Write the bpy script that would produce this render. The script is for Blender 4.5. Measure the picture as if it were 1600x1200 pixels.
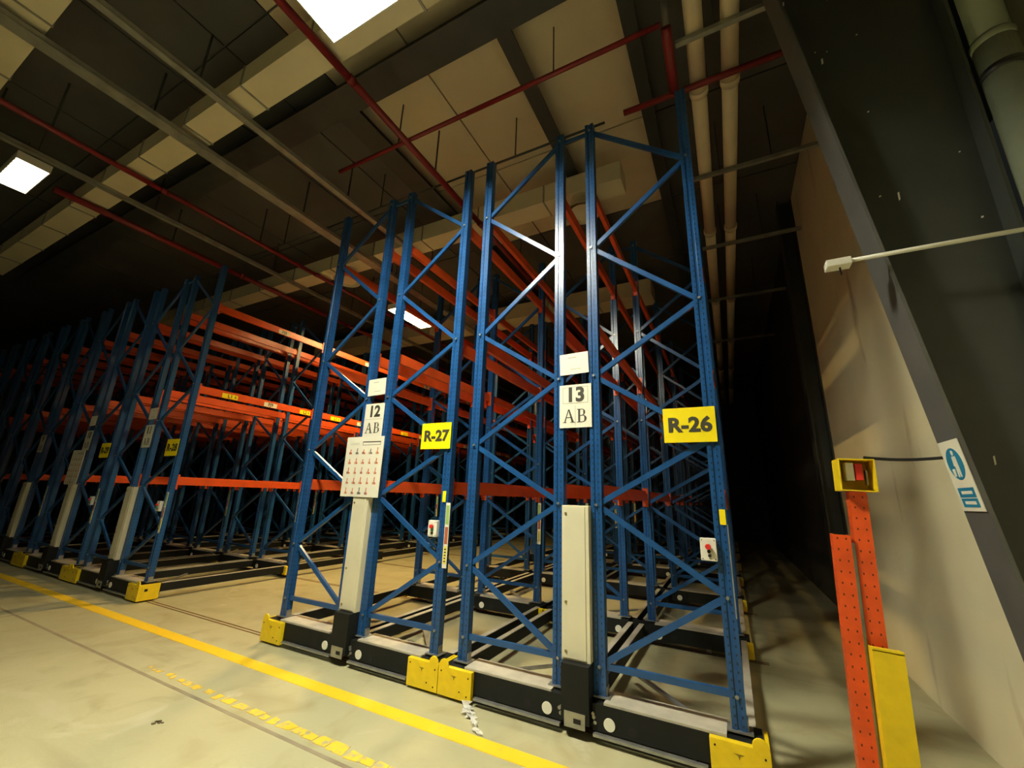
import bpy, bmesh, math, random
from mathutils import Vector, Matrix
random.seed(7)
for o in list(bpy.data.objects): bpy.data.objects.remove(o, do_unlink=True)
S = bpy.context.scene
C = S.collection

# ------------------------------------------------------------------ camera
def cam_axes(yaw, pitch, roll):
    cy, sy, cp, sp = math.cos(yaw), math.sin(yaw), math.cos(pitch), math.sin(pitch)
    f = Vector((-sy*cp, cy*cp, sp)); r = Vector((cy, sy, 0)); u = r.cross(f)
    c, s = math.cos(roll), math.sin(roll)
    return r*c + u*s, u*c - r*s, f
r_, u_, f_ = cam_axes(0.482986, 0.266307, 0.034298)
cd = bpy.data.cameras.new('camera'); cam = bpy.data.objects.new('camera', cd); C.objects.link(cam)
cd.sensor_width = 36.0; cd.lens = 642.98/1600*36; cd.clip_start = .05; cd.clip_end = 200
m = Matrix((r_, u_, -f_)).transposed().to_4x4(); m.translation = (2.1998, -3.4751, 1.6413)
cam.matrix_world = m
S.camera = cam

# ------------------------------------------------------------------ world, exposure
w = bpy.data.worlds.new('world'); S.world = w; w.use_nodes = True
bgn = w.node_tree.nodes['Background']; bgn.inputs[0].default_value = (.55, .62, .55, 1); bgn.inputs[1].default_value = .012
S.view_settings.view_transform = 'Standard'; S.view_settings.look = 'None'
S.view_settings.gamma = 1.0; S.view_settings.use_curve_mapping = False
S.view_settings.exposure = 0.3

# emission strength of each lamp's own diffuser
LAMP_FRONT, LAMP_AISLE, LAMP_LEFT = 410.0, 340.0, 14.0

# ------------------------------------------------------------------ materials
MATS = {}
def mat(name, col, rough=.5, metal=0.0, noise=0.0, scale=6.0, col2=None, bump=0.0, bscale=60.0, emit=None, estr=0.0, spec=.5):
    if name in MATS: return MATS[name]
    mt = bpy.data.materials.new(name); mt.use_nodes = True; nt = mt.node_tree; b = nt.nodes['Principled BSDF']
    b.inputs['Roughness'].default_value = rough; b.inputs['Metallic'].default_value = metal
    b.inputs['Specular IOR Level'].default_value = spec
    b.inputs['Base Color'].default_value = (*col, 1)
    tc = nt.nodes.new('ShaderNodeTexCoord')
    if noise > 0 or col2:
        n = nt.nodes.new('ShaderNodeTexNoise'); n.inputs['Scale'].default_value = scale; n.inputs['Detail'].default_value = 6
        nt.links.new(tc.outputs['Object'], n.inputs['Vector'])
        ramp = nt.nodes.new('ShaderNodeMapRange'); ramp.inputs[1].default_value = .35; ramp.inputs[2].default_value = .7
        nt.links.new(n.outputs['Fac'], ramp.inputs[0])
        mx = nt.nodes.new('ShaderNodeMix'); mx.data_type = 'RGBA'
        c2 = col2 or tuple(c*(1-noise) for c in col)
        mx.inputs[6].default_value = (*col, 1); mx.inputs[7].default_value = (*c2, 1)
        nt.links.new(ramp.outputs[0], mx.inputs[0]); nt.links.new(mx.outputs[2], b.inputs['Base Color'])
    if bump > 0:
        n2 = nt.nodes.new('ShaderNodeTexNoise'); n2.inputs['Scale'].default_value = bscale
        nt.links.new(tc.outputs['Object'], n2.inputs['Vector'])
        bp = nt.nodes.new('ShaderNodeBump'); bp.inputs['Strength'].default_value = bump; bp.inputs['Distance'].default_value = .01
        nt.links.new(n2.outputs['Fac'], bp.inputs['Height']); nt.links.new(bp.outputs[0], b.inputs['Normal'])
    if emit:
        b.inputs['Emission Color'].default_value = (*emit, 1); b.inputs['Emission Strength'].default_value = estr
    MATS[name] = mt
    return mt

def perforated(name, col, holecol, pitch=.05, offs=(-.022, .022), rad=.0075, rough=.35):
    """painted steel upright with two columns of punched slots, laid out in the post's own coordinates"""
    mt = mat(name, col, rough, 0, .25, 9.0)
    nt = mt.node_tree; b = nt.nodes['Principled BSDF']; src = b.inputs['Base Color'].links[0].from_socket
    tc = nt.nodes.new('ShaderNodeTexCoord'); sp = nt.nodes.new('ShaderNodeSeparateXYZ'); nt.links.new(tc.outputs['Object'], sp.inputs[0])
    def M(op, a, bb=None):
        n = nt.nodes.new('ShaderNodeMath'); n.operation = op
        for i, v in enumerate((a, bb)):
            if v is None: continue
            if isinstance(v, (int, float)): n.inputs[i].default_value = v
            else: nt.links.new(v, n.inputs[i])
        return n.outputs[0]
    zz = M('ABSOLUTE', M('SUBTRACT', M('FRACT', M('DIVIDE', sp.outputs[2], pitch)), .5))
    inz = M('LESS_THAN', zz, rad*1.5/pitch)
    tot = None
    for ax in (0, 1):
        for q in offs:
            inx = M('LESS_THAN', M('ABSOLUTE', M('SUBTRACT', sp.outputs[ax], q)), rad)
            # only on the face normal to the other axis
            ge = nt.nodes.new('ShaderNodeNewGeometry')
            vt = nt.nodes.new('ShaderNodeVectorTransform'); vt.vector_type = 'NORMAL'; vt.convert_from = 'WORLD'; vt.convert_to = 'OBJECT'
            nt.links.new(ge.outputs['True Normal'], vt.inputs[0])
            sn = nt.nodes.new('ShaderNodeSeparateXYZ'); nt.links.new(vt.outputs[0], sn.inputs[0])
            facing = M('GREATER_THAN', M('ABSOLUTE', sn.outputs[1-ax]), .8)
            v = M('MULTIPLY', M('MULTIPLY', inx, inz), facing)
            tot = v if tot is None else M('MAXIMUM', tot, v)
    mx = nt.nodes.new('ShaderNodeMix'); mx.data_type = 'RGBA'
    nt.links.new(tot, mx.inputs[0]); nt.links.new(src, mx.inputs[6]); mx.inputs[7].default_value = (*holecol, 1)
    nt.links.new(mx.outputs[2], b.inputs['Base Color'])
    return mt

BLUE = perforated('blue_painted_steel', (.012, .075, .235), (.004, .012, .03), rad=.005, rough=.28)
BLUEB = mat('blue_painted_brace', (.012, .075, .235), .28, 0, .25, 7)
ORANGE = mat('orange_painted_steel', (.66, .085, .014), .36, 0, .22, 5)
BLACK = mat('black_painted_steel', (.010, .012, .012), .6, 0, .3, 8, spec=.25)
PLATE = mat('pale_chassis_top', (.50, .47, .38), .5, 0, .3, 6)
GALV = mat('galvanised_steel', (.42, .43, .41), .38, .75, .3, 12)
YEL = mat('yellow_painted_steel', (.85, .62, .01), .42, 0, .14, 12)
BEIGE = mat('beige_enamel', (.66, .63, .46), .42, 0, .07, 4)
CARD = mat('white_card', (.72, .70, .58), .6, 0, .05, 9)
YSIGN = mat('yellow_plastic_sign', (.88, .72, .005), .4, 0, .05, 9)
INK = mat('dark_ink', (.035, .033, .02), .6)
INKG = mat('grey_ink', (.34, .34, .28), .6)
RED = mat('red_plastic', (.65, .03, .02), .35)
GREEN = mat('green_plastic', (.02, .42, .16), .35)
LGREEN = mat('label_green', (.28, .45, .12), .55)
LRED = mat('label_red_brown', (.38, .10, .05), .55)
LYEL = mat('label_yellow', (.75, .66, .10), .55)
HOLE = mat('dark_recess', (.006, .006, .006), .8)
PIPER = mat('red_sprinkler_paint', (.22, .016, .02), .45, 0, .2, 5)
DUCT = mat('beige_duct_sheet', (.74, .68, .47), .45, 0, .14, 1.2)
STEELD = mat('dark_grey_steel', (.045, .05, .048), .5, 0, .3, 2.5)
TRAYM = mat('galvanised_tray', (.36, .36, .31), .45, .3, .3, 6)
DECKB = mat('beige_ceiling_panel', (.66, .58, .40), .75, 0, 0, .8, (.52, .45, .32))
DECKD = mat('charcoal_shaded_panel', (.10, .10, .095), .7, 0, .3, 1.0)
INSUL = mat('pale_pipe_lagging', (.88, .76, .52), .6, 0, .12, 2)
CABLE = mat('black_cable', (.01, .01, .01), .4)
WHITEP = mat('white_plastic', (.72, .71, .62), .4)
SIGNBLUE = mat('safety_blue', (.015, .20, .38), .45)
PIPEG = mat('grey_green_pvc', (.25, .28, .19), .32, 0, .18, 4)

def wall_mat():
    mt = mat('painted_wall_panel', (.80, .755, .52), .6, 0, 0, 1.1, (.70, .65, .44), bump=.15, bscale=25)
    nt = mt.node_tree; b = nt.nodes['Principled BSDF']; src = b.inputs['Base Color'].links[0].from_socket
    tc = nt.nodes.new('ShaderNodeTexCoord')
    mp = nt.nodes.new('ShaderNodeMapping'); mp.inputs['Scale'].default_value = (3, 3, .7); nt.links.new(tc.outputs['Object'], mp.inputs[0])
    n = nt.nodes.new('ShaderNodeTexNoise'); n.inputs['Scale'].default_value = .9; n.inputs['Detail'].default_value = 8; nt.links.new(mp.outputs[0], n.inputs['Vector'])
    mr = nt.nodes.new('ShaderNodeMapRange'); mr.inputs[1].default_value = .62; mr.inputs[2].default_value = .80; nt.links.new(n.outputs['Fac'], mr.inputs[0])
    mx = nt.nodes.new('ShaderNodeMix'); mx.data_type = 'RGBA'; mx.inputs[7].default_value = (.25, .17, .08, 1)
    nt.links.new(mr.outputs[0], mx.inputs[0]); nt.links.new(src, mx.inputs[6]); nt.links.new(mx.outputs[2], b.inputs['Base Color'])
    return mt
WALL = wall_mat()

def floor_mat():
    mt = bpy.data.materials.new('worn_concrete_floor'); mt.use_nodes = True; nt = mt.node_tree; b = nt.nodes['Principled BSDF']
    tc = nt.nodes.new('ShaderNodeTexCoord')
    def noise(sc, det, dist=0.0, vec=None):
        n = nt.nodes.new('ShaderNodeTexNoise'); n.inputs['Scale'].default_value = sc; n.inputs['Detail'].default_value = det
        n.inputs['Distortion'].default_value = dist; nt.links.new(vec or tc.outputs['Object'], n.inputs['Vector']); return n.outputs['Fac']
    def mrange(s, a, c):
        n = nt.nodes.new('ShaderNodeMapRange'); n.inputs[1].default_value = a; n.inputs[2].default_value = c; nt.links.new(s, n.inputs[0]); return n.outputs[0]
    def mix(f, a, c):
        n = nt.nodes.new('ShaderNodeMix'); n.data_type = 'RGBA'; nt.links.new(f, n.inputs[0])
        for i, v in ((6, a), (7, c)):
            if isinstance(v, tuple): n.inputs[i].default_value = (*v, 1)
            else: nt.links.new(v, n.inputs[i])
        return n.outputs[2]
    base = mix(mrange(noise(.5, 8, .4), .35, .68), (.45, .43, .26), (.38, .365, .22))
    mid = mix(mrange(noise(2.6, 9, .8), .52, .75), base, (.35, .31, .17))
    mp = nt.nodes.new('ShaderNodeMapping'); mp.inputs['Scale'].default_value = (.35, 2.6, 1); nt.links.new(tc.outputs['Object'], mp.inputs[0])
    tyre = mix(mrange(noise(1.1, 6, .3, mp.outputs[0]), .58, .80), mid, (.30, .27, .16))
    pale = mix(mrange(noise(1.3, 10, 1.5), .63, .74), tyre, (.50, .48, .33))
    nt.links.new(pale, b.inputs['Base Color'])
    nt.links.new(mrange(noise(3.0, 6), -.4, 1.5), b.inputs['Roughness'])
    b.inputs['Specular IOR Level'].default_value = .35
    bp = nt.nodes.new('ShaderNodeBump'); bp.inputs['Strength'].default_value = .12; bp.inputs['Distance'].default_value = .01
    nt.links.new(noise(30, 5), bp.inputs['Height']); nt.links.new(bp.outputs[0], b.inputs['Normal'])
    return mt
FLOOR = floor_mat()

def worn_paint(name, col, lo, hi, sc):
    mt = bpy.data.materials.new(name); mt.use_nodes = True; nt = mt.node_tree; b = nt.nodes['Principled BSDF']
    b.inputs['Roughness'].default_value = .5
    tc = nt.nodes.new('ShaderNodeTexCoord'); n = nt.nodes.new('ShaderNodeTexNoise'); n.inputs['Scale'].default_value = sc; n.inputs['Detail'].default_value = 8
    nt.links.new(tc.outputs['Object'], n.inputs['Vector'])
    mr = nt.nodes.new('ShaderNodeMapRange'); mr.inputs[1].default_value = lo; mr.inputs[2].default_value = hi; nt.links.new(n.outputs['Fac'], mr.inputs[0])
    mx = nt.nodes.new('ShaderNodeMix'); mx.data_type = 'RGBA'; mx.inputs[6].default_value = (.42, .38, .22, 1); mx.inputs[7].default_value = (*col, 1)
    nt.links.new(mr.outputs[0], mx.inputs[0]); nt.links.new(mx.outputs[2], b.inputs['Base Color'])
    return mt
LINE = worn_paint('yellow_floor_paint', (.84, .56, .02), .22, .36, 14)
LINEW = worn_paint('worn_yellow_floor_paint', (.80, .54, .04), .36, .50, 18)

def lamp_mat(name, col, s):
    return mat(name, (.8, .8, .8), .4, emit=col, estr=s)

# ------------------------------------------------------------------ mesh helpers
class MB:
    def __init__(self): self.v = []; self.f = []
    def box(self, x0, x1, y0, y1, z0, z1):
        b = len(self.v)
        self.v += [(x0,y0,z0),(x1,y0,z0),(x1,y1,z0),(x0,y1,z0),(x0,y0,z1),(x1,y0,z1),(x1,y1,z1),(x0,y1,z1)]
        self.f += [tuple(b+i for i in q) for q in ((0,3,2,1),(4,5,6,7),(0,1,5,4),(1,2,6,5),(2,3,7,6),(3,0,4,7))]
        return self
    def bar(self, a, c, w, h, up=(0, 1, 0)):
        """rectangular bar from a to c; w across, h along 'up'"""
        a, c = Vector(a), Vector(c); d = (c-a).normalized(); up = Vector(up); s = d.cross(up).normalized(); t = s.cross(d).normalized()
        b = len(self.v)
        for p in (a, c):
            for i, j in ((-1,-1),(1,-1),(1,1),(-1,1)): self.v.append(tuple(p + s*(w/2*i) + t*(h/2*j)))
        self.f += [tuple(b+i for i in q) for q in ((0,1,2,3),(7,6,5,4),(0,4,5,1),(1,5,6,2),(2,6,7,3),(3,7,4,0))]
        return self
    def tube(self, pts, r, n=12, cap=True):
        pts = [Vector(p) for p in pts]; rings = []
        for i, p in enumerate(pts):
            d = (pts[min(i+1, len(pts)-1)] - pts[max(i-1, 0)]).normalized()
            up = Vector((0, 0, 1)) if abs(d.z) < .9 else Vector((1, 0, 0))
            s = d.cross(up).normalized(); t = s.cross(d)
            b = len(self.v); rr = r[i] if isinstance(r, (list, tuple)) else r
            for k in range(n):
                a = 2*math.pi*k/n; self.v.append(tuple(p + s*(rr*math.cos(a)) + t*(rr*math.sin(a))))
            rings.append(b)
        for i in range(len(rings)-1):
            for k in range(n): self.f.append((rings[i]+k, rings[i]+(k+1) % n, rings[i+1]+(k+1) % n, rings[i+1]+k))
        if cap:
            self.f.append(tuple(rings[0]+k for k in reversed(range(n)))); self.f.append(tuple(rings[-1]+k for k in range(n)))
        return self
    def prism(self, poly, axis, a, c):
        """extrude a 2D polygon along an axis ('x','y','z') from a to c"""
        b = len(self.v); n = len(poly)
        for q in (a, c):
            for (s, t) in poly:
                self.v.append({'x': (q, s, t), 'y': (s, q, t), 'z': (s, t, q)}[axis])
        self.f.append(tuple(b+i for i in range(n))); self.f.append(tuple(b+n+i for i in reversed(range(n))))
        for i in range(n): self.f.append((b+i, b+n+i, b+n+(i+1) % n, b+(i+1) % n))
        return self
    def mesh(self, name, material, bevel=0.0, smooth=False):
        me = bpy.data.meshes.new(name); me.from_pydata(self.v, [], self.f); me.update()
        bm = bmesh.new(); bm.from_mesh(me); bmesh.ops.recalc_face_normals(bm, faces=bm.faces)
        if bevel: bmesh.ops.bevel(bm, geom=list(bm.edges), offset=bevel, segments=2, affect='EDGES', profile=.6)
        bm.to_mesh(me); bm.free()
        if smooth:
            for p in me.polygons: p.use_smooth = len(p.vertices) == 4
        me.materials.append(material)
        return me
    def obj(self, name, material, parent=None, loc=None, **k):
        return link(name, self.mesh(name, material, **k), parent, loc)
def link(name, me, parent=None, loc=None, rot=None):
    o = bpy.data.objects.new(name, me); C.objects.link(o)
    if parent: o.parent = parent
    if loc: o.location = loc
    if rot: o.rotation_euler = rot
    return o
def empty(name, loc, label, cat, group=None, rot=None):
    o = bpy.data.objects.new(name, None); C.objects.link(o); o.location = loc; o.empty_display_size = .1
    if rot: o.rotation_euler = rot
    return tag(o, label, cat, group)
def tag(o, label=None, cat=None, group=None, kind=None):
    if label: o['label'] = label
    if cat: o['category'] = cat
    if group: o['group'] = group
    if kind: o['kind'] = kind
    return o
def struct(o): o['kind'] = 'structure'; return o

def text_mesh(s, size, material, bold=0.0, depth=.001, squeeze=1.0):
    """built-in font, centred; lies in XZ facing -Y"""
    cu = bpy.data.curves.new('lettering', 'FONT'); cu.body = s; cu.size = size; cu.align_x = 'CENTER'; cu.align_y = 'CENTER'
    cu.offset = bold; cu.extrude = depth; cu.resolution_u = 3
    t = bpy.data.objects.new('lettering', cu); C.objects.link(t)
    bpy.context.view_layer.update()
    me = bpy.data.meshes.new_from_object(t.evaluated_get(bpy.context.evaluated_depsgraph_get()))
    bpy.data.objects.remove(t, do_unlink=True); bpy.data.curves.remove(cu)
    me.transform(Matrix.Diagonal((squeeze, 1, 1, 1))); me.transform(Matrix.Rotation(math.pi/2, 4, 'X'))
    me.materials.clear(); me.materials.append(material); me.name = 'lettering'
    return me

# ================================================================== SETTING
XW = 3.65
fl = struct(MB().box(-30, 6, -9, 22, -.2, 0).obj('floor', FLOOR))
CEIL = 7.0
ce = struct(MB().box(-30, 6, -9, 22, CEIL+.03, CEIL+.2).obj('ceiling', DECKD))
# ceiling panels, each on its own
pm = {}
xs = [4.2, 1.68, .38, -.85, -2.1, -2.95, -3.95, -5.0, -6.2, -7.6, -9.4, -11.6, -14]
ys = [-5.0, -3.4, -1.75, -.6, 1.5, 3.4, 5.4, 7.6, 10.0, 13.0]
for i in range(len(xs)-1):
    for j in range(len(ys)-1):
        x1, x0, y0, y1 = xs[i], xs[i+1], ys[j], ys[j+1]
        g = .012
        beige = x0 > -2.2 and x1 < 1.7 and y1 < 3.5  # charcoal is panel colour in part, painted-in shade where the deck is unlit
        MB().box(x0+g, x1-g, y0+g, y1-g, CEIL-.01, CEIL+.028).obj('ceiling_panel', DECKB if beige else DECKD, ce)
struct(MB().box(XW, XW+.2, -.24, 4.45, 0, CEIL).obj('wall_right', WALL))
struct(MB().box(XW, XW+.2, 4.45, 22, 0, CEIL).obj('wall_right_rear', mat('dark_rear_wall', (.035, .036, .034), .7, 0, .3, 2)))  # wall continues in a near-black tone past the far column
struct(MB().box(4.1, 4.3, -9, -.24, 0, CEIL).obj('wall_right_front', WALL))
struct(MB().box(-30, 4.3, 19, 19.2, 0, CEIL).obj('wall_back', mat('dark_back_wall', (.10, .10, .09), .7, 0, .3, 1.5)))
struct(MB().box(-30.2, -30, -9, 22, 0, CEIL).obj('wall_left', MATS['dark_back_wall']))
struct(MB().box(-30, 4.3, -9.2, -9, 0, CEIL).obj('wall_front', mat('front_wall', (.30, .28, .22), .7, 0, .3, 1.5)))

# floor paint and joints
tag(MB().box(-16, 3.2, -.625, -.49, .0, .003).obj('floor_line', LINE), 'solid yellow line painted on the floor along the rack fronts', 'floor line')
mb = MB(); x = -2.75
while x < 1.2:
    fade = min(1, max(0, (x+2.75)/2.2))
    L = random.uniform(.05, .13) * (.5+fade); h = .028 + .022*fade
    sk = random.uniform(-.03, .03); yc = -1.085 + random.uniform(-.008, .008)
    h0, h1 = h*random.uniform(.6, 1.1), h*random.uniform(.6, 1.1)
    mb.prism([(x, yc-h0), (x+L, yc-h1), (x+L+sk, yc+h1), (x+sk*.6, yc+h0)], 'z', 0, .003)
    x += L + random.uniform(.012, .10)*(1.25-fade)
o = mb.obj('worn_floor_line', LINEW); tag(o, 'broken worn-away yellow line flaking off the concrete', 'floor line')
JOINT = mat('floor_joint', (.30, .26, .17), .8, 0, 0, 5, (.21, .17, .11))
struct(MB().box(-16, 3.6, -1.205, -1.175, 0, .0015).obj('trim_1', JOINT))
struct(MB().box(-5.93, -5.91, -9, -.2, 0, .0015).obj('trim_2', JOINT))
RAILM = mat('rusty_rail', (.22, .11, .04), .5, .3, .4, 10)
for j in range(8):
    y = j*2.28
    rr = empty('floor_rail', (0, y, 0), 'rusty rails in the floor %s' % (
        'along the rack fronts' if j == 0 else 'under the %s row of uprights from the front' % ('', 'second', 'third', 'fourth', 'fifth', 'sixth', 'seventh', 'rearmost')[j]), 'rail', 'rails the mobile racks roll on')
    for dy in (-.035, .02):
        MB().box(-22, 2.4, dy, dy+.016, 0, .004).obj('rail_strip', RAILM, rr)

# ---------------------------------------------------- tapered steel column at the wall
def col_x(z): return 3.52 - .1156*z
cl = empty('steel_column', (3.6, -.37, 0), 'dark tapered steel column leaning out from the right wall', 'column')
inv = Matrix.Translation((-3.6, .37, 0))
def cobj(mb, name, material, parent=cl):
    me = mb.mesh(name, material); me.transform(inv); return link(name, me, parent)
COLM = mat('dark_column_paint', (.04, .045, .04), .42, 0, .25, 3)
FLANGE = mat('grey_flange_paint', (.10, .10, .095), .5, 0, .2, 4)
t = .018
cobj(MB().prism([(col_x(0), 0), (col_x(0)+t, 0), (col_x(CEIL)+t, CEIL), (col_x(CEIL), CEIL)], 'y', -.50, -.24), 'inner_flange', FLANGE)
cobj(MB().prism([(col_x(0)+t, 0), (3.74, 0), (3.74, CEIL), (col_x(CEIL)+t, CEIL)], 'y', -.376, -.364), 'web', COLM)
cobj(MB().box(3.74, 3.758, -.50, -.26, 0, CEIL), 'outer_flange', COLM)
mb = MB()
for k in range(15):                                    # paint chips on the web
    z = random.uniform(1.8, 5.6); x = random.uniform(col_x(z)+.05, 3.70); a = random.uniform(.003, .008)
    e = random.choice((1, 1, 1, 4, 6))
    mb.prism([(x-a, z-a*e), (x+a*.6, z-a*e*.7), (x+a, z+a*e), (x-a*.7, z+a*e*.8)], 'y', -.3775, -.376)
cobj(mb, 'paint_chips', WHITEP)['kind'] = 'stuff'
cl2 = empty('steel_column', (3.53, 4.45, 0), 'far dark steel column against the right wall, beyond the orange posts', 'column')
MB().box(-.10, -.08, -.13, .13, 0, CEIL).obj('inner_flange', COLM, cl2)
MB().box(-.08, .10, -.008, .008, 0, CEIL).obj('web', COLM, cl2)
MB().box(.10, .12, -.13, .13, 0, CEIL).obj('outer_flange', COLM, cl2)

# downpipe
dp = empty('drain_pipe', (3.87, -.52, 0), 'grey-green vertical drain pipe with a collar beside the dark column', 'pipe')
MB().tube([(0, 0, 0), (0, 0, 4.42)], .092, 24).obj('lower_pipe', PIPEG, dp, smooth=True)
MB().tube([(0, 0, 4.40), (0, 0, CEIL)], .086, 24).obj('upper_pipe', PIPEG, dp, smooth=True)
MB().tube([(0, 0, 4.37), (0, 0, 4.41), (0, 0, 4.425)], [.094, .1, .094], 24).obj('collar', PIPEG, dp, smooth=True)
MB().tube([(0, 0, 4.14), (0, 0, 4.19)], .0945, 24).obj('strap', CABLE, dp, smooth=True)

# sensor arm
ar = empty('wall_sensor', (3.73, -.55, 3.11), 'small white sensor box on a thin white arm sticking out from the column', 'sensor')
MB().tube([(.05, 0, 0), (-.76, 0, 0)], .013, 10).obj('arm', WHITEP, ar, smooth=True)
bx = MB().box(-.87, -.745, -.04, .04, -.035, .012).obj('sensor_box', WHITEP, ar, bevel=.005)
MB().tube([(-.80, 0, -.035), (-.80, 0, -.06), (-.797, 0, -.075), (-.80, 0, -.085)], .005, 8).obj('hook', CABLE, bx)

# safety sign on the column flange
nx = Vector((-1, 0, -.1156)).normalized()
zc = 1.83
sg = empty('safety_sign', (col_x(zc)-.003, -.375, zc), 'white and blue safety sign with a person and bin, on the column', 'sign')
sg.rotation_euler = (0, -math.atan(.1156), 0)
MB().box(-.004, 0, -.115, .115, -.185, .185).obj('sign_plate', CARD, sg)
def disc_x(x, y, z, ry, rz, n=28):
    return MB().prism([(y+ry*math.cos(2*math.pi*i/n), z+rz*math.sin(2*math.pi*i/n)) for i in range(n)], 'x', x-.001, x)
d = disc_x(-.004, 0, .06, .085, .085).obj('blue_disc', SIGNBLUE, sg)
pic = MB()
pic.prism([(-.008+.014*math.cos(i*.524), .118+.014*math.sin(i*.524)) for i in range(12)], 'x', -.0062, -.005)
pic.prism([(-.03, .10), (.012, .10), (.02, .05), (.008, .048), (.012, -.01), (-.002, -.01), (-.008, .03), (-.014, -.01), (-.028, -.01), (-.03, .05)], 'x', -.0062, -.005)
pic.prism([(.025, .035), (.055, .035), (.05, -.005), (.03, -.005)], 'x', -.0062, -.005)
pic.obj('pictogram', WHITEP, d)
for z0, z1 in ((-.115, -.065), (-.165, -.12)):
    pb = MB().box(-.0052, -.004, -.085, .085, z0, z1).obj('blue_panel', SIGNBLUE, sg)
    MB().box(-.006, -.0052, -.06, .055, (z0+z1)/2-.008, (z0+z1)/2+.008).obj('text_line', WHITEP, pb)

# ================================================================== CEILING SERVICES (hung about z 6.2)
def duct(name, label, x0, x1, y0, y1, z0, z1, step=1.25):
    d = empty(name, ((x0+x1)/2, (y0+y1)/2, z0), label, 'duct'); cx, cy = (x0+x1)/2, (y0+y1)/2
    n = max(1, round((x1-x0)/step)); s = (x1-x0)/n
    me = MB().box(-s/2+.008, s/2-.008, y0-cy, y1-cy, 0, z1-z0).mesh('duct_section', DUCT)
    fm = MB().box(-.012, .012, y0-cy-.012, y1-cy+.012, -.012, z1-z0).mesh('duct_flange', TRAYM)
    for i in range(n):
        link('duct_section', me, d, (x0+s*(i+.5)-cx, 0, 0))
        if i: link('duct_flange', fm, d, (x0+s*i-cx, 0, 0))
    for q in (-.35, .35):
        for xx in (): pass
    return d
duct('air_duct', 'long pale duct crossing the ceiling above the front aisle', -12.6, 1.2, -1.64, -1.30, 6.27, 6.57)
duct('air_duct', 'broad beige air duct crossing the ceiling above the rack tops, with round outlets', -12.6, 1.18, 1.74, 2.10, 6.27, 6.59)
duct('air_duct', 'beige air duct deep in the hall behind the second row of uprights', -10.6, 1.0, 5.6, 6.2, 6.27, 6.67)
duct('air_duct', 'pale duct in the upper left corner of the view', -9, -2.4, -3.25, -2.92, 6.27, 6.57)
def diffuser(label, x, y):
    d = empty('round_air_outlet', (x, y, 5.98), label, 'air outlet', 'round outlets under the duct')
    MB().tube([(0, 0, .285), (0, 0, .13), (0, 0, .10), (0, 0, .02), (0, 0, .0)], [.17, .17, .23, .27, .27], 28, cap=False).obj('outlet_ring', DUCT, d, smooth=True)
    MB().tube([(0, 0, .10), (0, 0, .03)], [.05, .19], 28).obj('inner_cone', DUCT, d, smooth=True)
diffuser('round white air outlet under the beige duct, near the right end', .52, 1.92)
diffuser('round white air outlet under the beige duct, left of the glowing aisle lamp', -4.72, 1.92)

DUCTY = ((-3.3, -2.9), (-1.7, -1.25), (1.7, 2.15), (5.55, 6.25))
def ypipe(name, label, x, z, r, y0, y1, material, cat='pipe', group=None, hang=None):
    d = empty(name, (x, y0, z), label, cat, group)
    n = int((y1-y0)/3.0)+1; s = (y1-y0)/n
    me = MB().tube([(0, 0, 0), (0, s, 0)], r, 14).mesh('pipe_length', material, smooth=True)
    cm = MB().tube([(0, -.04, 0), (0, .04, 0)], r*1.18, 14).mesh('coupling', material, smooth=True)
    hm = MB().box(-.006, .006, -.012, .012, r*.9, CEIL-z-.012).mesh('hanger_rod', STEELD)
    for i in range(n):
        link('pipe_length', me, d, (0, i*s, 0))
        if i: link('coupling', cm, d, (0, i*s, 0))
        yy = y0+i*s+s*.55
        for a, c in DUCTY:
            if a-.05 < yy < c+.05: yy = c+.1
        link('hanger_rod', hm, d, (0, yy-y0, 0))
    return d
G = 'red sprinkler mains'
ypipe('sprinkler_pipe', 'red sprinkler main running into depth above the rack with sign 12', -1.25, 6.2, .045, -4, 16, PIPER, 'pipe', G)
ypipe('sprinkler_pipe', 'red sprinkler main above the rack with sign 11, between the lit lamps', -5.47, 6.2, .04, -4, 16, PIPER, 'pipe', G)
ypipe('sprinkler_pipe', 'thick red sprinkler main starting beside the left lamp', -7.1, 6.2, .055, -1.95, 16, PIPER, 'pipe', G)
def xpipe(label, x0, x1, y, z, r, material, group):
    d = empty('sprinkler_branch', (x0, y, z), label, 'pipe', group)
    n = max(1, int((x1-x0)/2)); s = (x1-x0)/n
    me = MB().tube([(0, 0, 0), (s, 0, 0)], r, 12).mesh('pipe_length', material, smooth=True)
    hm = MB().box(-.005, .005, -.01, .01, r*.9, CEIL-z-.012).mesh('hanger_rod', STEELD)
    for i in range(n):
        link('pipe_length', me, d, (i*s, 0, 0)); link('hanger_rod', hm, d, (i*s+s*.5, 0, 0))
    return d
GB = 'red sprinkler branches'
xpipe('thin red branch pipe crossing the bright ceiling from the main to the riser', -2.6, 2.0, -.15, 6.275, .028, PIPER, GB)
xpipe('dark red branch pipe passing under the two pale lagged pipes', 1.48, 3.3, .54, 6.11, .035, PIPER, GB)
xpipe('thin branch pipe crossing just behind the rack tops', -6.5, 1.2, .74, 6.3, .016, STEELD, GB)
rz = empty('sprinkler_riser', (2.05, .50, 6.11), 'short red vertical riser above the right-hand rack corner', 'pipe')
MB().tube([(0, 0, 0), (0, -.30, 0), (0, -.36, .03), (0, -.58, .06), (0, -.66, .085)], .05, 12).obj('riser_pipe', PIPER, rz, smooth=True)
MB().tube([(0, -.60, .08), (0, -.60, .83)], .03, 12).obj('drop_pipe', TRAYM, rz, smooth=True)

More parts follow.
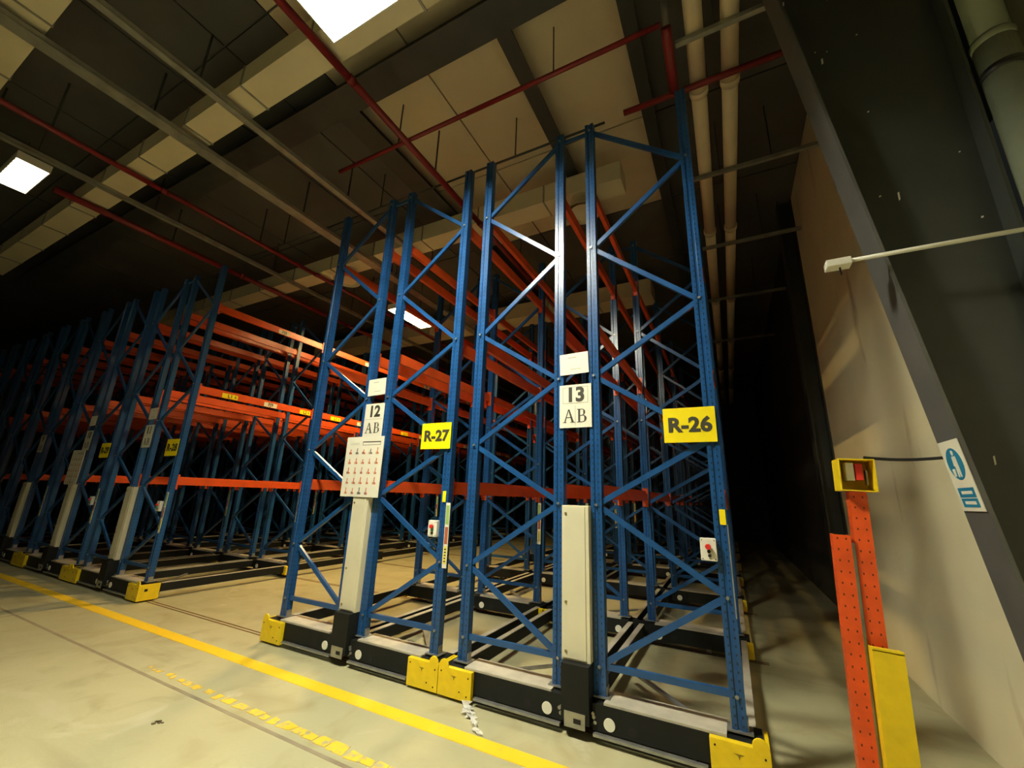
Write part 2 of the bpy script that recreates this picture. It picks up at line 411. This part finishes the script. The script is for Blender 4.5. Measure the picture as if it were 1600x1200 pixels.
GL = 'pale lagged pipes by the right wall'
ypipe('lagged_pipe', 'left of the two pale lagged pipes under the ceiling by the wall', 2.30, 6.25, .085, -5, 18, INSUL, 'pipe', GL)
ypipe('lagged_pipe', 'right of the two pale lagged pipes under the ceiling by the wall', 2.62, 6.25, .085, -5, 18, INSUL, 'pipe', GL)

def tray(label, x, w_, z, y0=-5, y1=16):
    d = empty('cable_tray', (x, y0, z), label, 'cable tray', 'grey cable trays under the ceiling'); L = y1-y0
    MB().box(-w_/2, w_/2, 0, L, 0, .004).obj('tray_base', TRAYM, d)
    MB().box(-w_/2, -w_/2+.004, 0, L, 0, .06).obj('side_rail', TRAYM, d); MB().box(w_/2-.004, w_/2, 0, L, 0, .06).obj('side_rail', TRAYM, d)
    MB().tube([(w_*.2, 0, .02), (w_*.2, L, .02)], .014, 8).obj('cable', CABLE, d)
    hm = MB().box(-.006, .006, -.012, .012, .004, CEIL-z-.012).mesh('hanger_rod', STEELD)
    for k in range(int(L/2.2)):
        yy = y0+k*2.2+.9
        for a, c in DUCTY:
            if a-.05 < yy < c+.05: yy = c+.1
        link('hanger_rod', hm, d, (-w_/2-.006, yy-y0, 0))
    return d
tray('wide grey cable tray running from the upper left corner over the open aisle', -3.95, .19, 6.15)
tray('narrow grey cable tray right of the wide one', -2.88, .10, 6.15)
tray('thin grey tray beside the left red main', -6.35, .09, 6.2, -4, 14)

def ibeam_y(label, x, w_, z0, y0, y1):
    d = empty('roof_beam', (x, y0, z0), label, 'beam', 'dark steel roof beams'); L = y1-y0
    MB().box(-w_/2, w_/2, 0, L, 0, .015).obj('bottom_flange', STEELD, d); MB().box(-.008, .008, 0, L, .015, CEIL-z0-.011).obj('web', STEELD, d)
ibeam_y('dark roof beam above the left half of the rack with sign 13', .38, .19, 6.72, -.6, 16)
ibeam_y('dark roof beam above the right half of the rack with sign 13', 1.68, .16, 6.72, -5, 16)
ibeam_y('wide dark roof beam beside the red main over the rack with sign 12', -2.08, .36, 6.72, -.6, 16)
d = empty('roof_beam', (-5, -.75, 6.6), 'wide dark main roof beam crossing behind the pale front duct', 'beam')
MB().box(-9, 8.9, -.18, .18, 0, .02).obj('bottom_flange', STEELD, d); MB().box(-9, 8.9, -.01, .01, .02, CEIL-6.6-.011).obj('web', STEELD, d)
for k, y in enumerate((0.0, 2.05, 3.95, 6.2, 9.0)):
    d = empty('pipe_bracket', (2.9, y, 6.10), 'grey cross bar carrying the lagged pipes, %s from the front' % ('first', 'second', 'third', 'fourth', 'fifth')[k], 'bracket', 'pipe cross bars')
    MB().box(-.78, .75, -.025, .025, 0, .05).obj('cross_bar', TRAYM, d)
    for xx in (-.42, .2): MB().box(xx-.006, xx+.006, -.01, .01, .05, .888).obj('hanger_rod', STEELD, d)

# ================================================================== LAMPS
def lamp(label, x, y, z, lx, ly, col, strength, axis, rods=((-.4, 0), (.4, 0)), depth=.036, pitch=.12):
    """trough luminaire: housing with skirts, a glowing panel up inside it and cross louvre blades below the panel"""
    d = empty('high_bay_lamp', (x, y, z), label, 'lamp', 'ceiling lamps'); h = depth
    t = .012
    MB().box(-lx/2, lx/2, -ly/2, ly/2, h+.012, h+.09).box(-lx/2, -lx/2+t, -ly/2, ly/2, 0, h+.012).box(lx/2-t, lx/2, -ly/2, ly/2, 0, h+.012) \
        .box(-lx/2+t, lx/2-t, -ly/2, -ly/2+t, 0, h+.012).box(-lx/2+t, lx/2-t, ly/2-t, ly/2, 0, h+.012).obj('housing', WHITEP, d)
    MB().box(-lx/2+t, lx/2-t, -ly/2+t, ly/2-t, h, h+.011).obj('glowing_panel', lamp_mat('lamp_glow_%d' % round(strength*10), col, strength), d)
    L = lx if axis == 'x' else ly; n = round(L/pitch)
    bm_ = (MB().box(-.003, .003, -ly/2+t, ly/2-t, .002, h-.002) if axis == 'x' else MB().box(-lx/2+t, lx/2-t, -.003, .003, .002, h-.002)).mesh('louvre_blade', LOUV)
    for k in range(1, n):
        q = -L/2+L*k/n
        link('louvre_blade', bm_, d, (q, 0, 0) if axis == 'x' else (0, q, 0))
    for a, c in rods: MB().box(a*lx-.006, a*lx+.006, c*ly-.006, c*ly+.006, h+.085, CEIL-z-.012).obj('hanger_rod', STEELD, d)
LOUV = mat('louvre_aluminium', (.35, .35, .33), .5, 0)
lamp('bright lamp above the front aisle, at the top of the picture', -.07, -2.06, 5.40, .9, .42, (1, .95, .74), LAMP_FRONT, 'x')
lamp('lit rectangular lamp at the left edge, below the red pipes', -7.1, -2.3, 6.15, 1.05, .36, (1, .95, .70), LAMP_LEFT, 'x')
lamp('warm glowing lamp in the open aisle behind the rack with sign 12', -4.05, 3.25, 5.55, .34, 1.15, (1, .68, .26), LAMP_AISLE, 'y', ((-.44, -.4), (-.44, .4)))

# ================================================================== MOBILE RACKS
PX = [0.0, .884, 1.214, 2.116]
ZN = [.44, 1.02, 1.597, 2.116, 2.70, 3.277, 3.998, 4.716, 5.415]
TOP = 5.50; PITCH = 2.28; ROWS = 8
LEVELS = [1.70, 3.20, 4.70]
post_prof = [(-.045, -.0375), (-.014, -.0375), (-.009, -.029), (.009, -.029), (.014, -.0375), (.045, -.0375), (.045, .0375), (.012, .0375), (.007, .030), (-.007, .030), (-.012, .0375), (-.045, .0375)]
post_me = MB().prism(post_prof, 'z', 0, TOP-.255).mesh('upright_post', BLUE)
foot_me = MB().box(-.075, .075, -.06, .06, 0, .008).box(-.052, -.046, -.03, .03, .008, .07).box(.046, .052, -.03, .03, .008, .07).mesh('base_plate', GALV)
bolt_me = MB().tube([(0, 0, 0), (0, -.012, 0)], .012, 8).mesh('bolt', GALV)
def beam_me():
    L = PITCH/2-.04; b = MB()
    b.box(-.022, .022, -L, L, -.06, .03); b.box(-.022, .006, -L, L, .03, .065)
    for s in (-1, 1): b.box(-.030, .032, s*L-.006, s*L+.006, -.13, .10); b.box(-.034, -.028, s*L-.03 if s > 0 else s*L-.012, s*L+.012 if s > 0 else s*L+.03, -.13, .10)
    return b.mesh('pallet_beam', ORANGE)
beamR = beam_me()
def brace_me(a, c, w_=.042, h_=.028):
    """open channel brace in the XZ plane"""
    a, c = Vector(a), Vector(c); d = (c-a).normalized(); n = Vector((0, 1, 0)); s = d.cross(n).normalized()
    b = MB(); off = s*(w_/2)
    b.bar(a, c, w_, .004)                                   # web
    b.v = [(x, y-h_/2, z) for x, y, z in b.v]
    for q in (-1, 1): b.bar(a+s*(q*(w_/2-.002)), c+s*(q*(w_/2-.002)), .004, h_)
    return b
def frame_braces(xa, xb):
    """xa carries nodes 0,2,4..; xb carries nodes 1,3,.."""
    s = 1 if xb > xa else -1; A, B = xa+s*.03, xb-s*.03
    out = [brace_me((A, 0, ZN[0]), (B, 0, ZN[0])).mesh('horizontal_brace', BLUEB)]
    for k in range(8):
        p, q = ((A, 0, ZN[k]+.02), (B, 0, ZN[k+1]-.02)) if k % 2 == 0 else ((B, 0, ZN[k]+.02), (A, 0, ZN[k+1]-.02))
        out.append(brace_me(p, q).mesh('diagonal_brace', BLUEB))
    return out
braces = frame_braces(PX[1], PX[0]) + frame_braces(PX[2], PX[3])
spacer_me = MB().box(PX[1]+.045, PX[2]-.045, -.012, .012, -.015, .015).mesh('row_spacer', BLUEB)
# chassis pieces
cl_me = MB().box(-.12, .95, -.12, .12, .07, .232).mesh('chassis_beam', BLACK)
cr_me = MB().box(1.18, 2.24, -.12, .12, .07, .232).mesh('chassis_beam', BLACK)
cm_me = MB().box(.95, 1.18, -.05, .12, .07, .20).mesh('chassis_link', BLACK)
tl_me = MB().box(.08, .86, -.115, .115, .232, .247).mesh('chassis_top_plate', PLATE)
tr_me = MB().box(1.26, 2.04, -.115, .115, .232, .247).mesh('chassis_top_plate', PLATE)
lipl_me = MB().box(.20, .94, -.155, -.12, .045, .062).mesh('bottom_lip', GALV)
lipr_me = MB().box(1.19, 1.92, -.155, -.12, .045, .062).mesh('bottom_lip', GALV)
side_me = MB().box(-.03, .03, .12, PITCH-.12, .10, .215).mesh('side_rail', BLACK)
sidet_me = MB().box(-.028, .028, .12, PITCH-.12, .215, .222).mesh('side_rail_top', PLATE)
wheel_me = MB().tube([(-.025, 0, 0), (.025, 0, 0)], .066, 18).mesh('wheel', GALV)
disc_me = MB().prism([(.04*math.cos(i*math.pi/10), .04*math.sin(i*math.pi/10)) for i in range(20)], 'y', -.006, 0).mesh('axle_cap', WHITEP)
hole_me = MB().prism([(.03*math.cos(i*math.pi/8), .03*math.sin(i*math.pi/8)) for i in range(16)], 'y', -.003, 0).mesh('axle_hole', HOLE)
def cap_me(flip):
    b = MB(); x0, x1 = 0, .33
    b.box(x0, x1, -.165, -.122, .022, .235); b.box(x0 if not flip else x1-.022, .022 if not flip else x1, -.122, .10, .022, .235)
    b.box(x0, x1, -.165, -.155, .235, .258) if False else None
    ex = .05 if not flip else x1-.05
    b.prism([(ex+.045*math.cos(a*math.pi/8), .245+.045*math.sin(a*math.pi/8)) for a in range(9)] + [(ex-.045, .225), (ex+.045, .225)], 'y', -.165, -.15)
    return b.mesh('yellow_bumper', YEL, bevel=.004)
capL, capR = cap_me(False), cap_me(True)
mark_me = MB().prism([(-.03, .012), (.03, .012), (.008, .003), (0, -.02), (-.006, .003)], 'y', -.0015, 0).mesh('arrow_mark', mat('olive_ink', (.22, .16, .01), .6))
screw_me = MB().tube([(0, 0, 0), (0, -.004, 0)], .006, 8).mesh('screw', HOLE)
scap_me = MB().box(-.045, .045, -.175, -.122, .06, .215).mesh('side_bumper', YEL, bevel=.01)
plan_me = MB().bar((1.22, .95, .13), (2.0, .13, .13), .04, .02, (0, 0, 1)).mesh('chassis_diagonal', GALV)
plan2_me = MB().bar((.88, .95, .13), (.10, .13, .13), .04, .02, (0, 0, 1)).mesh('chassis_diagonal', GALV)
cab_me = MB().box(.938, 1.165, -.10, .06, .46, 1.585).mesh('control_cabinet', BEIGE, bevel=.004)
lid_me = MB().box(.945, 1.135, -.106, -.10, .475, 1.575).mesh('cabinet_lid', BEIGE, bevel=.002)
ped_me = MB().box(.958, 1.168, -.17, .06, .10, .46).mesh('pedestal', BLACK)
pedp_me = MB().box(.985, 1.14, -.176, -.17, .07, .165).mesh('pedestal_plate', GALV)
pedh_me = MB().box(1.055, 1.11, -.178, -.176, .10, .13).mesh('plate_slot', HOLE)
lockscrew_me = MB().tube([(0, 0, 0), (0, -.005, 0)], .011, 10).mesh('lock', mat('brass_lock', (.30, .24, .10), .4, .6))

def load_strip(parent, x, y, z0, z1, w_=.05):
    b = MB().box(-w_/2, w_/2, -.003, 0, z0, z1).obj('load_label', CARD, parent, (x, y, 0))
    h = (z1-z0)
    for a, c, mm in ((.66, .96, LGREEN), (.36, .62, LRED), (.06, .33, LYEL)):
        q = MB().box(-w_*.36, w_*.36, -.0045, -.003, z0+h*a, z0+h*c).obj('label_band', mm, b)
    mb = MB()
    for k in range(5): mb.box(-w_*.2, w_*.2, -.0055, -.0045, z0+h*(.09+k*.045), z0+h*(.09+k*.045)+.012)
    mb.obj('label_print', INK, b)
    return b

def rack(num, ox, label, full=True):
    R = empty('mobile_rack', (ox, 0, 0), label, 'rack', 'mobile pallet racks')
    for j in range(ROWS):
        y = j*PITCH
        for x in PX:
            p = link('upright_post', post_me, R, (x, y, .255))
            link('base_plate', foot_me, p, (0, 0, -.008))
        for me in braces: link(me.name.split('.')[0], me, R, (0, y, 0))
        if j < 3:
            for k in range(9):
                for x in ((PX[1], PX[2]) if k % 2 == 0 else (PX[0], PX[3])):
                    link('bolt', bolt_me, R, (x, y-.0375, ZN[k]))
            for x in (PX[0], PX[3]): link('bolt', bolt_me, R, (x, y-.0375, ZN[0]))
        link('row_spacer', spacer_me, R, (0, y, ZN[8]))
        for me in (cl_me, cr_me, cm_me, tl_me, tr_me): link(me.name.split('.')[0], me, R, (0, y, 0))
        for x in (.83, 1.30): link('axle_cap', disc_me, R, (x, y-.12, .125))
        for x in (.67, 1.46): link('axle_hole', hole_me, R, (x, y-.12, .12))
        for x in (.30, 1.82): link('wheel', wheel_me, R, (x, y, .0665))
        if j:
            for x in (-.102, 2.223): link('side_bumper', scap_me, R, (x, y, 0))
        if j < ROWS-1:
            for x in (-.06, .98, 1.11, 2.18):
                s = link('side_rail' if x in (-.06, 2.18) else 'centre_rail', side_me, R, (x, y, 0)); link('rail_top_strip', sidet_me, s)
            link('chassis_diagonal', plan_me, R, (0, y, 0)); link('chassis_diagonal', plan2_me, R, (0, y, 0))
            for z in LEVELS:
                for i, x in enumerate(PX):
                    b = link('pallet_beam', beamR, R, (x, y+PITCH/2, z))
                    if i in (1, 3): b.scale = (-1, 1, 1)
                    
    for me in (lipl_me, lipr_me): link('bottom_lip', me, R)
    for me, x in ((capL, -.148), (capR, 1.94)):
        c = link('yellow_bumper', me, R, (x, 0, 0))
        link('arrow_mark', mark_me, c, (.16, -.165, .17))
        for a, bz in ((.03, .20), (.30, .19), (.29, .06), (.22, .08)): link('screw', screw_me, c, (a, -.165, bz))
    MB().box(2.2695, 2.271, -.09, -.05, .14, .175).obj('bumper_hole', HOLE, R)
    cab = link('control_cabinet', cab_me, R); link('cabinet_lid', lid_me, cab)
    for z in (.52, .86, 1.52): link('lock', lockscrew_me, cab, (.975, -.106, z))
    ped = link('pedestal', ped_me, R); pp = link('pedestal_plate', pedp_me, ped); link('plate_slot', pedh_me, pp)
    for x, z in ((.93, .15), (.94, .12), (.945, .16), (1.19, .15), (1.20, .12), (1.185, .17)): link('bolt', bolt_me, R, (x, -.12, z))
    return R

R13 = rack(13, 0.0, 'blue and orange mobile pallet rack carrying signs 13 AB and R-26')
R12 = rack(12, -2.425, 'blue and orange mobile pallet rack carrying signs 12 AB and R-27')
R11 = rack(11, -7.70, 'mobile pallet rack with signs 11 and R-28, first beyond the open aisle')
R10 = rack(10, -10.125, 'dim mobile pallet rack second beyond the open aisle, with poster above its cabinet')
R9 = rack(9, -12.55, 'dark mobile pallet rack third beyond the open aisle, at the left edge')
R8 = rack(8, -14.975, 'mobile pallet rack fourth beyond the open aisle, deep in the dark')
R7 = rack(7, -17.40, 'mobile pallet rack fifth beyond the open aisle, farthest left in the dark')

# push-button boxes on the posts
def button_box(R, x, z, col):
    b = MB().box(x, x+.105, -.075, -.02, z-.075, z+.075).obj('button_box', WHITEP, R, bevel=.006)
    MB().tube([(x+.052, -.075, z+.02), (x+.052, -.085, z+.02), (x+.052, -.086, z+.02), (x+.052, -.105, z+.02)], [.012, .012, .02, .018], 14).obj('stop_button', RED, b)
    MB().tube([(x+.055, -.075, z-.012), (x+.055, -.085, z-.012)], .012, 12).obj('start_button', col, b)
    MB().tube([(x+.056, -.075, z-.04), (x+.056, -.083, z-.04)], .010, 12).obj('key_switch', HOLE, b)
    for q in (-1, 1):
        for s in (.012, .093): MB().tube([(x+s, -.0755, z+q*.062), (x+s, -.077, z+q*.062)], .004, 6).obj('screw', HOLE, b)
button_box(R13, 1.972, 1.325, HOLE)
button_box(R12, 1.972, 1.315, GREEN)
button_box(R11, 1.972, 1.315, GREEN)
button_box(R10, 1.972, 1.315, GREEN)
for R, x, z in ((R13, 2.135, 1.55), (R12, 2.115, 1.62)):
    MB().box(x-.022, x+.018, -.042, -.038, z-.055, z+.05).obj('yellow_tag', YSIGN, R, bevel=.0015)
load_strip(R12, 2.168, -.036, .97, 1.56)
load_strip(R11, 2.150, -.038, .93, 1.53)
load_strip(R10, 2.150, -.038, .93, 1.53)
load_strip(R9, 2.150, -.038, .93, 1.53)
for R in (R11, R10, R12):
    for j in range(1, 5):
        load_strip(R, 2.145, j*PITCH-.038, 1.0, 1.56)
# galvanised edge strip down the right post of rack 13
MB().box(2.155, 2.163, -.045, -.0375, .9, 1.5).obj('edge_trim', GALV, R13)

# ------------------------------------------------------------------ signs hung on the racks
def plate_sign(name, label, cat, x0, x1, z0, z1, y, material, texts, group=None, tilt=0, lines=()):
    cx, cz = (x0+x1)/2, (z0+z1)/2
    e = empty(name, (cx, y, cz), label, cat, group); e.rotation_euler = (0, tilt, 0)
    MB().box(x0-cx, x1-cx, -.004, 0, z0-cz, z1-cz).obj('sign_plate', material, e)
    for s, tx, tz, size, bold, sq, mm in texts:
        link('lettering', text_mesh(s, size, mm, bold, .0008, sq), e, (tx-cx, -.005, tz-cz))
    for (a, b, c, d_) in lines:
        MB().box(a-cx, b-cx, -.0052, -.004, c-cz, d_-cz).obj('ruled_line', INKG, e)
    return e
SG = 'yellow row signs'
for ox, s in ((0, 'R-26'), (-2.425, 'R-27'), (-7.70, 'R-28'), (-10.125, 'R-29')):
    dx = 0 if ox == 0 else .0
    plate_sign('row_sign', 'yellow plate reading %s on the rack\'s right upright' % s, 'sign', ox+1.775, ox+2.15, 2.085, 2.355, -.052, YSIGN,
               [(s, ox+1.965, 2.215, .155, .0065, 1.06, INK)], SG, tilt=.0)
SERIF = {}
def serif_ab():
    b = MB(); y0, y1 = -.0008, .0008
    def poly(p): b.prism(p, 'y', y0, y1)
    # A
    poly([(-.105, 0), (-.095, 0), (-.058, .12), (-.066, .12)]); poly([(-.066, .12), (-.054, .12), (-.012, 0), (-.034, 0)])
    poly([(-.088, .042), (-.038, .042), (-.038, .050), (-.088, .050)])
    poly([(-.115, 0), (-.083, 0), (-.083, .006), (-.115, .006)]); poly([(-.046, 0), (-.003, 0), (-.003, .006), (-.046, .006)])
    # B
    poly([(.026, 0), (.044, 0), (.044, .12), (.026, .12)]); poly([(.015, 0), (.06, 0), (.06, .006), (.015, .006)]); poly([(.015, .114), (.06, .114), (.06, .12), (.015, .12)])
    def lobe(zc, rz, rx, tk):
        n = 10
        for i in range(n):
            a0, a1 = -math.pi/2+math.pi*i/n, -math.pi/2+math.pi*(i+1)/n
            def P(a, s): return (.06+(rx-tk*s*math.cos(a))*math.cos(a), zc+(rz-.006*s)*math.sin(a))
            poly([P(a0, 0), P(a1, 0), P(a1, 1), P(a0, 1)])
    lobe(.090, .030, .030, .018); lobe(.033, .033, .042, .020)
    poly([(.044, .057), (.06, .057), (.06, .064), (.044, .064)])
    return b.mesh('lettering', INK)
AB = serif_ab()
def number_card(n, ox, label):
    x0, x1 = ox+.898, ox+1.192
    e = plate_sign('number_card', label, 'sign', x0, x1, 2.24, 2.63, -.046, CARD, [(str(n), ox+1.045, 2.532, .18, .007, 1.0, INK)], 'rack number cards',
                   lines=[(x0+.03, x1-.03, 2.605, 2.609), (x0+.03, x1-.03, 2.458, 2.462), (x0+.03, x0+.034, 2.458, 2.609), (x1-.034, x1-.03, 2.458, 2.609), (ox+1.043, ox+1.046, 2.26, 2.44)] if n == 13 else [(x0+.01, x1-.01, 2.444, 2.448)])
    link('lettering', AB, e, (0, -.005, 2.285-2.435))
    return e
number_card(13, 0, 'white card reading 13 AB on the nearest rack')
number_card(12, -2.425, 'white card reading 12 AB above the picture poster')
number_card(11, -7.70, 'white card reading 11 AB on the rack beyond the open aisle')
number_card(10, -10.125, 'dim white card reading 10 AB, second rack beyond the open aisle')
number_card(9, -12.55, 'dim white card reading 9 AB on the third rack beyond the open aisle')
for ox, lab in ((0, 'blank white card above the number card of the nearest rack'), (-2.425, 'blank white card two places above the picture poster'), (-7.70, 'blank pale card on the first rack beyond the open aisle'), (-10.125, 'blank pale card on the second rack beyond the open aisle')):
    plate_sign('name_card', lab, 'sign', ox+.90, ox+1.17, 2.73, 2.93, -.046, CARD, [], 'blank cards', lines=[(ox+.98, ox+1.06, 2.885, 2.893), (ox+1.0, ox+1.1, 2.775, 2.78)], tilt=-.03)
def poster(ox, label):
    x0, x1, z0, z1 = ox+.745, ox+1.31, 1.58, 2.235
    e = plate_sign('picture_poster', label, 'poster', x0, x1, z0, z1, -.112, CARD, [], 'rack operation posters')
    cx, cz = (x0+x1)/2, (z0+z1)/2
    b = MB()
    for a, c, p, q in ((-.03, .24, .262, .272), (-.03, .24, .232, .236), (-.03, -.026, .232, .272), (.236, .24, .232, .272)): b.box(a, c, -.0052, -.004, p, q)
    b.obj('title_frame', INK, e)
    MB().box(-.22, -.08, -.0052, -.004, .235, .262).obj('faint_stamp', mat('faint_print', (.60, .60, .48), .6), e)
    REDP, DK, TAN = mat('print_red', (.58, .12, .06), .6), mat('print_dark', (.16, .15, .13), .6), mat('print_tan', (.50, .36, .20), .6)
    rnd = random.Random(3)
    for r in range(5):
        for c in range(5):
            if (r == 4 and c == 4): continue
            x = -.205+c*.102; z = .165-r*.108
            h = rnd.uniform(.05, .075); ww = rnd.uniform(.016, .026)
            pic = MB().prism([(x-ww, z-.032), (x+ww, z-.032), (x+ww*.9, z-.012), (x+ww*.2, z-.012), (x+ww*.35, z+h-.032), (x-ww*.2, z+h-.032), (x-ww*.3, z-.012), (x-ww, z-.012)], 'y', -.0055, -.004).obj('printed_picture', DK if (r, c) in ((0, 1), (0, 3), (4, 2)) else REDP, e)
            MB().box(x-ww*.9, x-ww*.1, -.0062, -.0055, z-.030, z-.008).obj('picture_detail', TAN if rnd.random() > .4 else DK, pic)
    return e
poster(-2.425, 'white poster with rows of small red pictures above the cabinet of rack 12')
poster(-10.125, 'dim poster with rows of small pictures on the second rack beyond the open aisle')

# stickers on the beams
def sticker(R, s, x, y, z, w_, h_, material, faceplus=True):
    b = MB().box(0, .002, -w_/2, w_/2, -h_/2, h_/2).obj('beam_label', material, R, (x, y, z)) if faceplus else MB().box(-.002, 0, -w_/2, w_/2, -h_/2, h_/2).obj('beam_label', material, R, (x, y, z))
    me = text_mesh(s, h_*1.05, INK, .002, .0005, .95)
    if s[0] == 'L':
        q = 1 if s == 'L2' else -1; h = h_*.3; k = w_*.33
        MB().prism([(k-.006, -h*q), (k+.006, -h*q), (k+.006, h*.1*q), (k+.018, h*.1*q), (k, h*q), (k-.018, h*.1*q), (k-.006, h*.1*q)], 'x', .0021 if faceplus else -.0032, .0032 if faceplus else -.0021).obj('arrow', INK, b)
    link('lettering', me, b, (.003 if faceplus else -.003, 0, 0), (0, 0, math.pi/2 if faceplus else -math.pi/2))
xa = PX[3]+.024
for j in range(0, 5):
    y = j*PITCH
    for dy, s, mm, ww in ((.55, 'L1', YSIGN, .27), (1.30, 'FJ9', CARD, .26), (2.05, 'L2', YSIGN, .24)):
        sticker(R11, s, xa, y+dy, 3.185, ww, .085, mm)
    sticker(R11, 'FJ9', xa, y+1.30, 4.685, .24, .085, CARD)
for j in range(0, 3):
    sticker(R13, 'FK9', -.024, j*PITCH+1.2, 3.185, .24, .085, CARD, False)
    sticker(R12, 'L1', -.024, j*PITCH+.6, 3.185, .24, .085, YSIGN, False)
    sticker(R13, 'FK9', -.024, j*PITCH+1.4, 4.685, .24, .085, CARD, False)

# ================================================================== PHOTO-EYE POST BY THE WALL
ORP = perforated('orange_perforated_steel', (.82, .10, .015), (.12, .015, .005), pitch=.06, offs=(-.02, .02), rad=.0038)
pe = empty('sensor_post', (2.69, -.30, 0), 'pair of perforated orange posts with a yellow guard and sensor box by the wall', 'post')
pe.rotation_euler = (0, math.radians(2.3), 0)
prof = [(-.042, -.04), (.042, -.04), (.042, .04), (.034, .04), (.034, -.03), (-.034, -.03), (-.034, .04), (-.042, .04)]
MB().prism(prof, 'z', 0, 1.49).obj('short_post', ORP, pe, (0, 0, 0))
MB().prism(prof, 'z', 0, 1.74).obj('tall_post', ORP, pe, (.105, .02, 0))
MB().box(.035, .075, -.015, .02, .0, 1.45).obj('clamp_strip', GALV, pe)
g = MB().prism([(-.065, -.06), (.065, -.06), (.065, .03), (.058, .03), (.058, -.052), (-.058, -.052), (-.058, .03), (-.065, .03)], 'z', 0, .93)
g.prism([(-.065, -.06), (.065, -.06), (.065, -.03), (-.065, -.03)], 'z', .925, .94)
g.obj('yellow_guard', YEL, pe, (.125, -.05, 0))
bx = empty('x', (0, 0, 0), None, None); bpy.data.objects.remove(bx, do_unlink=True)
hb = MB(); X0, X1, Y0, Y1, Z0, Z1, T = -.085, .085, -.075, .10, 0, .185, .006
hb.box(X0, X0+T, Y0, Y1, Z0, Z1); hb.box(X1-T, X1, Y0, Y1, Z0, Z1); hb.box(X0+T, X1-T, Y0, Y1, Z0, Z0+T); hb.box(X0+T, X1-T, Y0, Y1, Z1-T, Z1); hb.box(X0+T, X1-T, Y1-T, Y1, Z0+T, Z1-T)
hood = hb.obj('sensor_hood', YEL, pe, (.105, 0, 1.742))
MB().box(-.045, -.005, -.03, .06, .06, .165).obj('sensor_body', WHITEP, hood, bevel=.004)
MB().box(.0, .035, -.035, .06, .065, .16).obj('sensor_head', RED, hood, bevel=.004)
MB().box(.050, .058, -.02, .02, .04, .125).obj('bracket', GALV, hood)
cb = MB().tube([(2.93+.37*i/12, -.29+.045*i/12, 1.935-.012*math.sin(math.pi*i/12)-.0*i) for i in range(13)], .009, 8).obj('sensor_cable', CABLE)
tag(cb, 'black cable running from the yellow sensor box to the column', 'cable')

# ------------------------------------------------------------------ litter on the floor
GLASS = bpy.data.materials.new('clear_plastic'); GLASS.use_nodes = True
b = GLASS.node_tree.nodes['Principled BSDF']; b.inputs['Roughness'].default_value = .15; b.inputs['Base Color'].default_value = (.9, .9, .85, 1); b.inputs['Alpha'].default_value = .35
rnd = random.Random(5); mb = MB()
pts = []
for i in range(15):
    t_ = i/14; cx = .17+.30*t_; cy = -.20-.30*t_
    for k in range(6):
        pts.append((cx+(rnd.random()-.5)*(.10-.05*t_), cy+(rnd.random()-.5)*(.10-.05*t_), .004+rnd.random()*(.05-.03*t_)))
mb.v = pts
for i in range(14):
    for k in range(5):
        mb.f.append((i*6+k, i*6+k+1, (i+1)*6+k+1, (i+1)*6+k))
me = bpy.data.meshes.new('plastic_scrap'); me.from_pydata(mb.v, [], mb.f); me.update(); me.materials.append(GLASS)
o = link('plastic_scrap', me); sm = o.modifiers.new('thick', 'SOLIDIFY'); sm.thickness = .0012
tag(o, 'crumpled scrap of clear plastic film on the floor by the yellow bumpers', 'litter')
mb = MB()
for k in range(7):
    x = -1.58+rnd.uniform(-.03, .03); y = -1.52+rnd.uniform(-.03, .03); a = rnd.uniform(.006, .014)
    mb.prism([(x-a, y-a*.6), (x+a*.8, y-a), (x+a, y+a*.7), (x-a*.6, y+a)], 'z', 0, .004)
o = mb.obj('dirt_crumbs', mat('brown_dirt', (.10, .07, .03), .9)); tag(o, 'small dark crumbs of dirt on the bare concrete', 'dirt', kind='stuff')
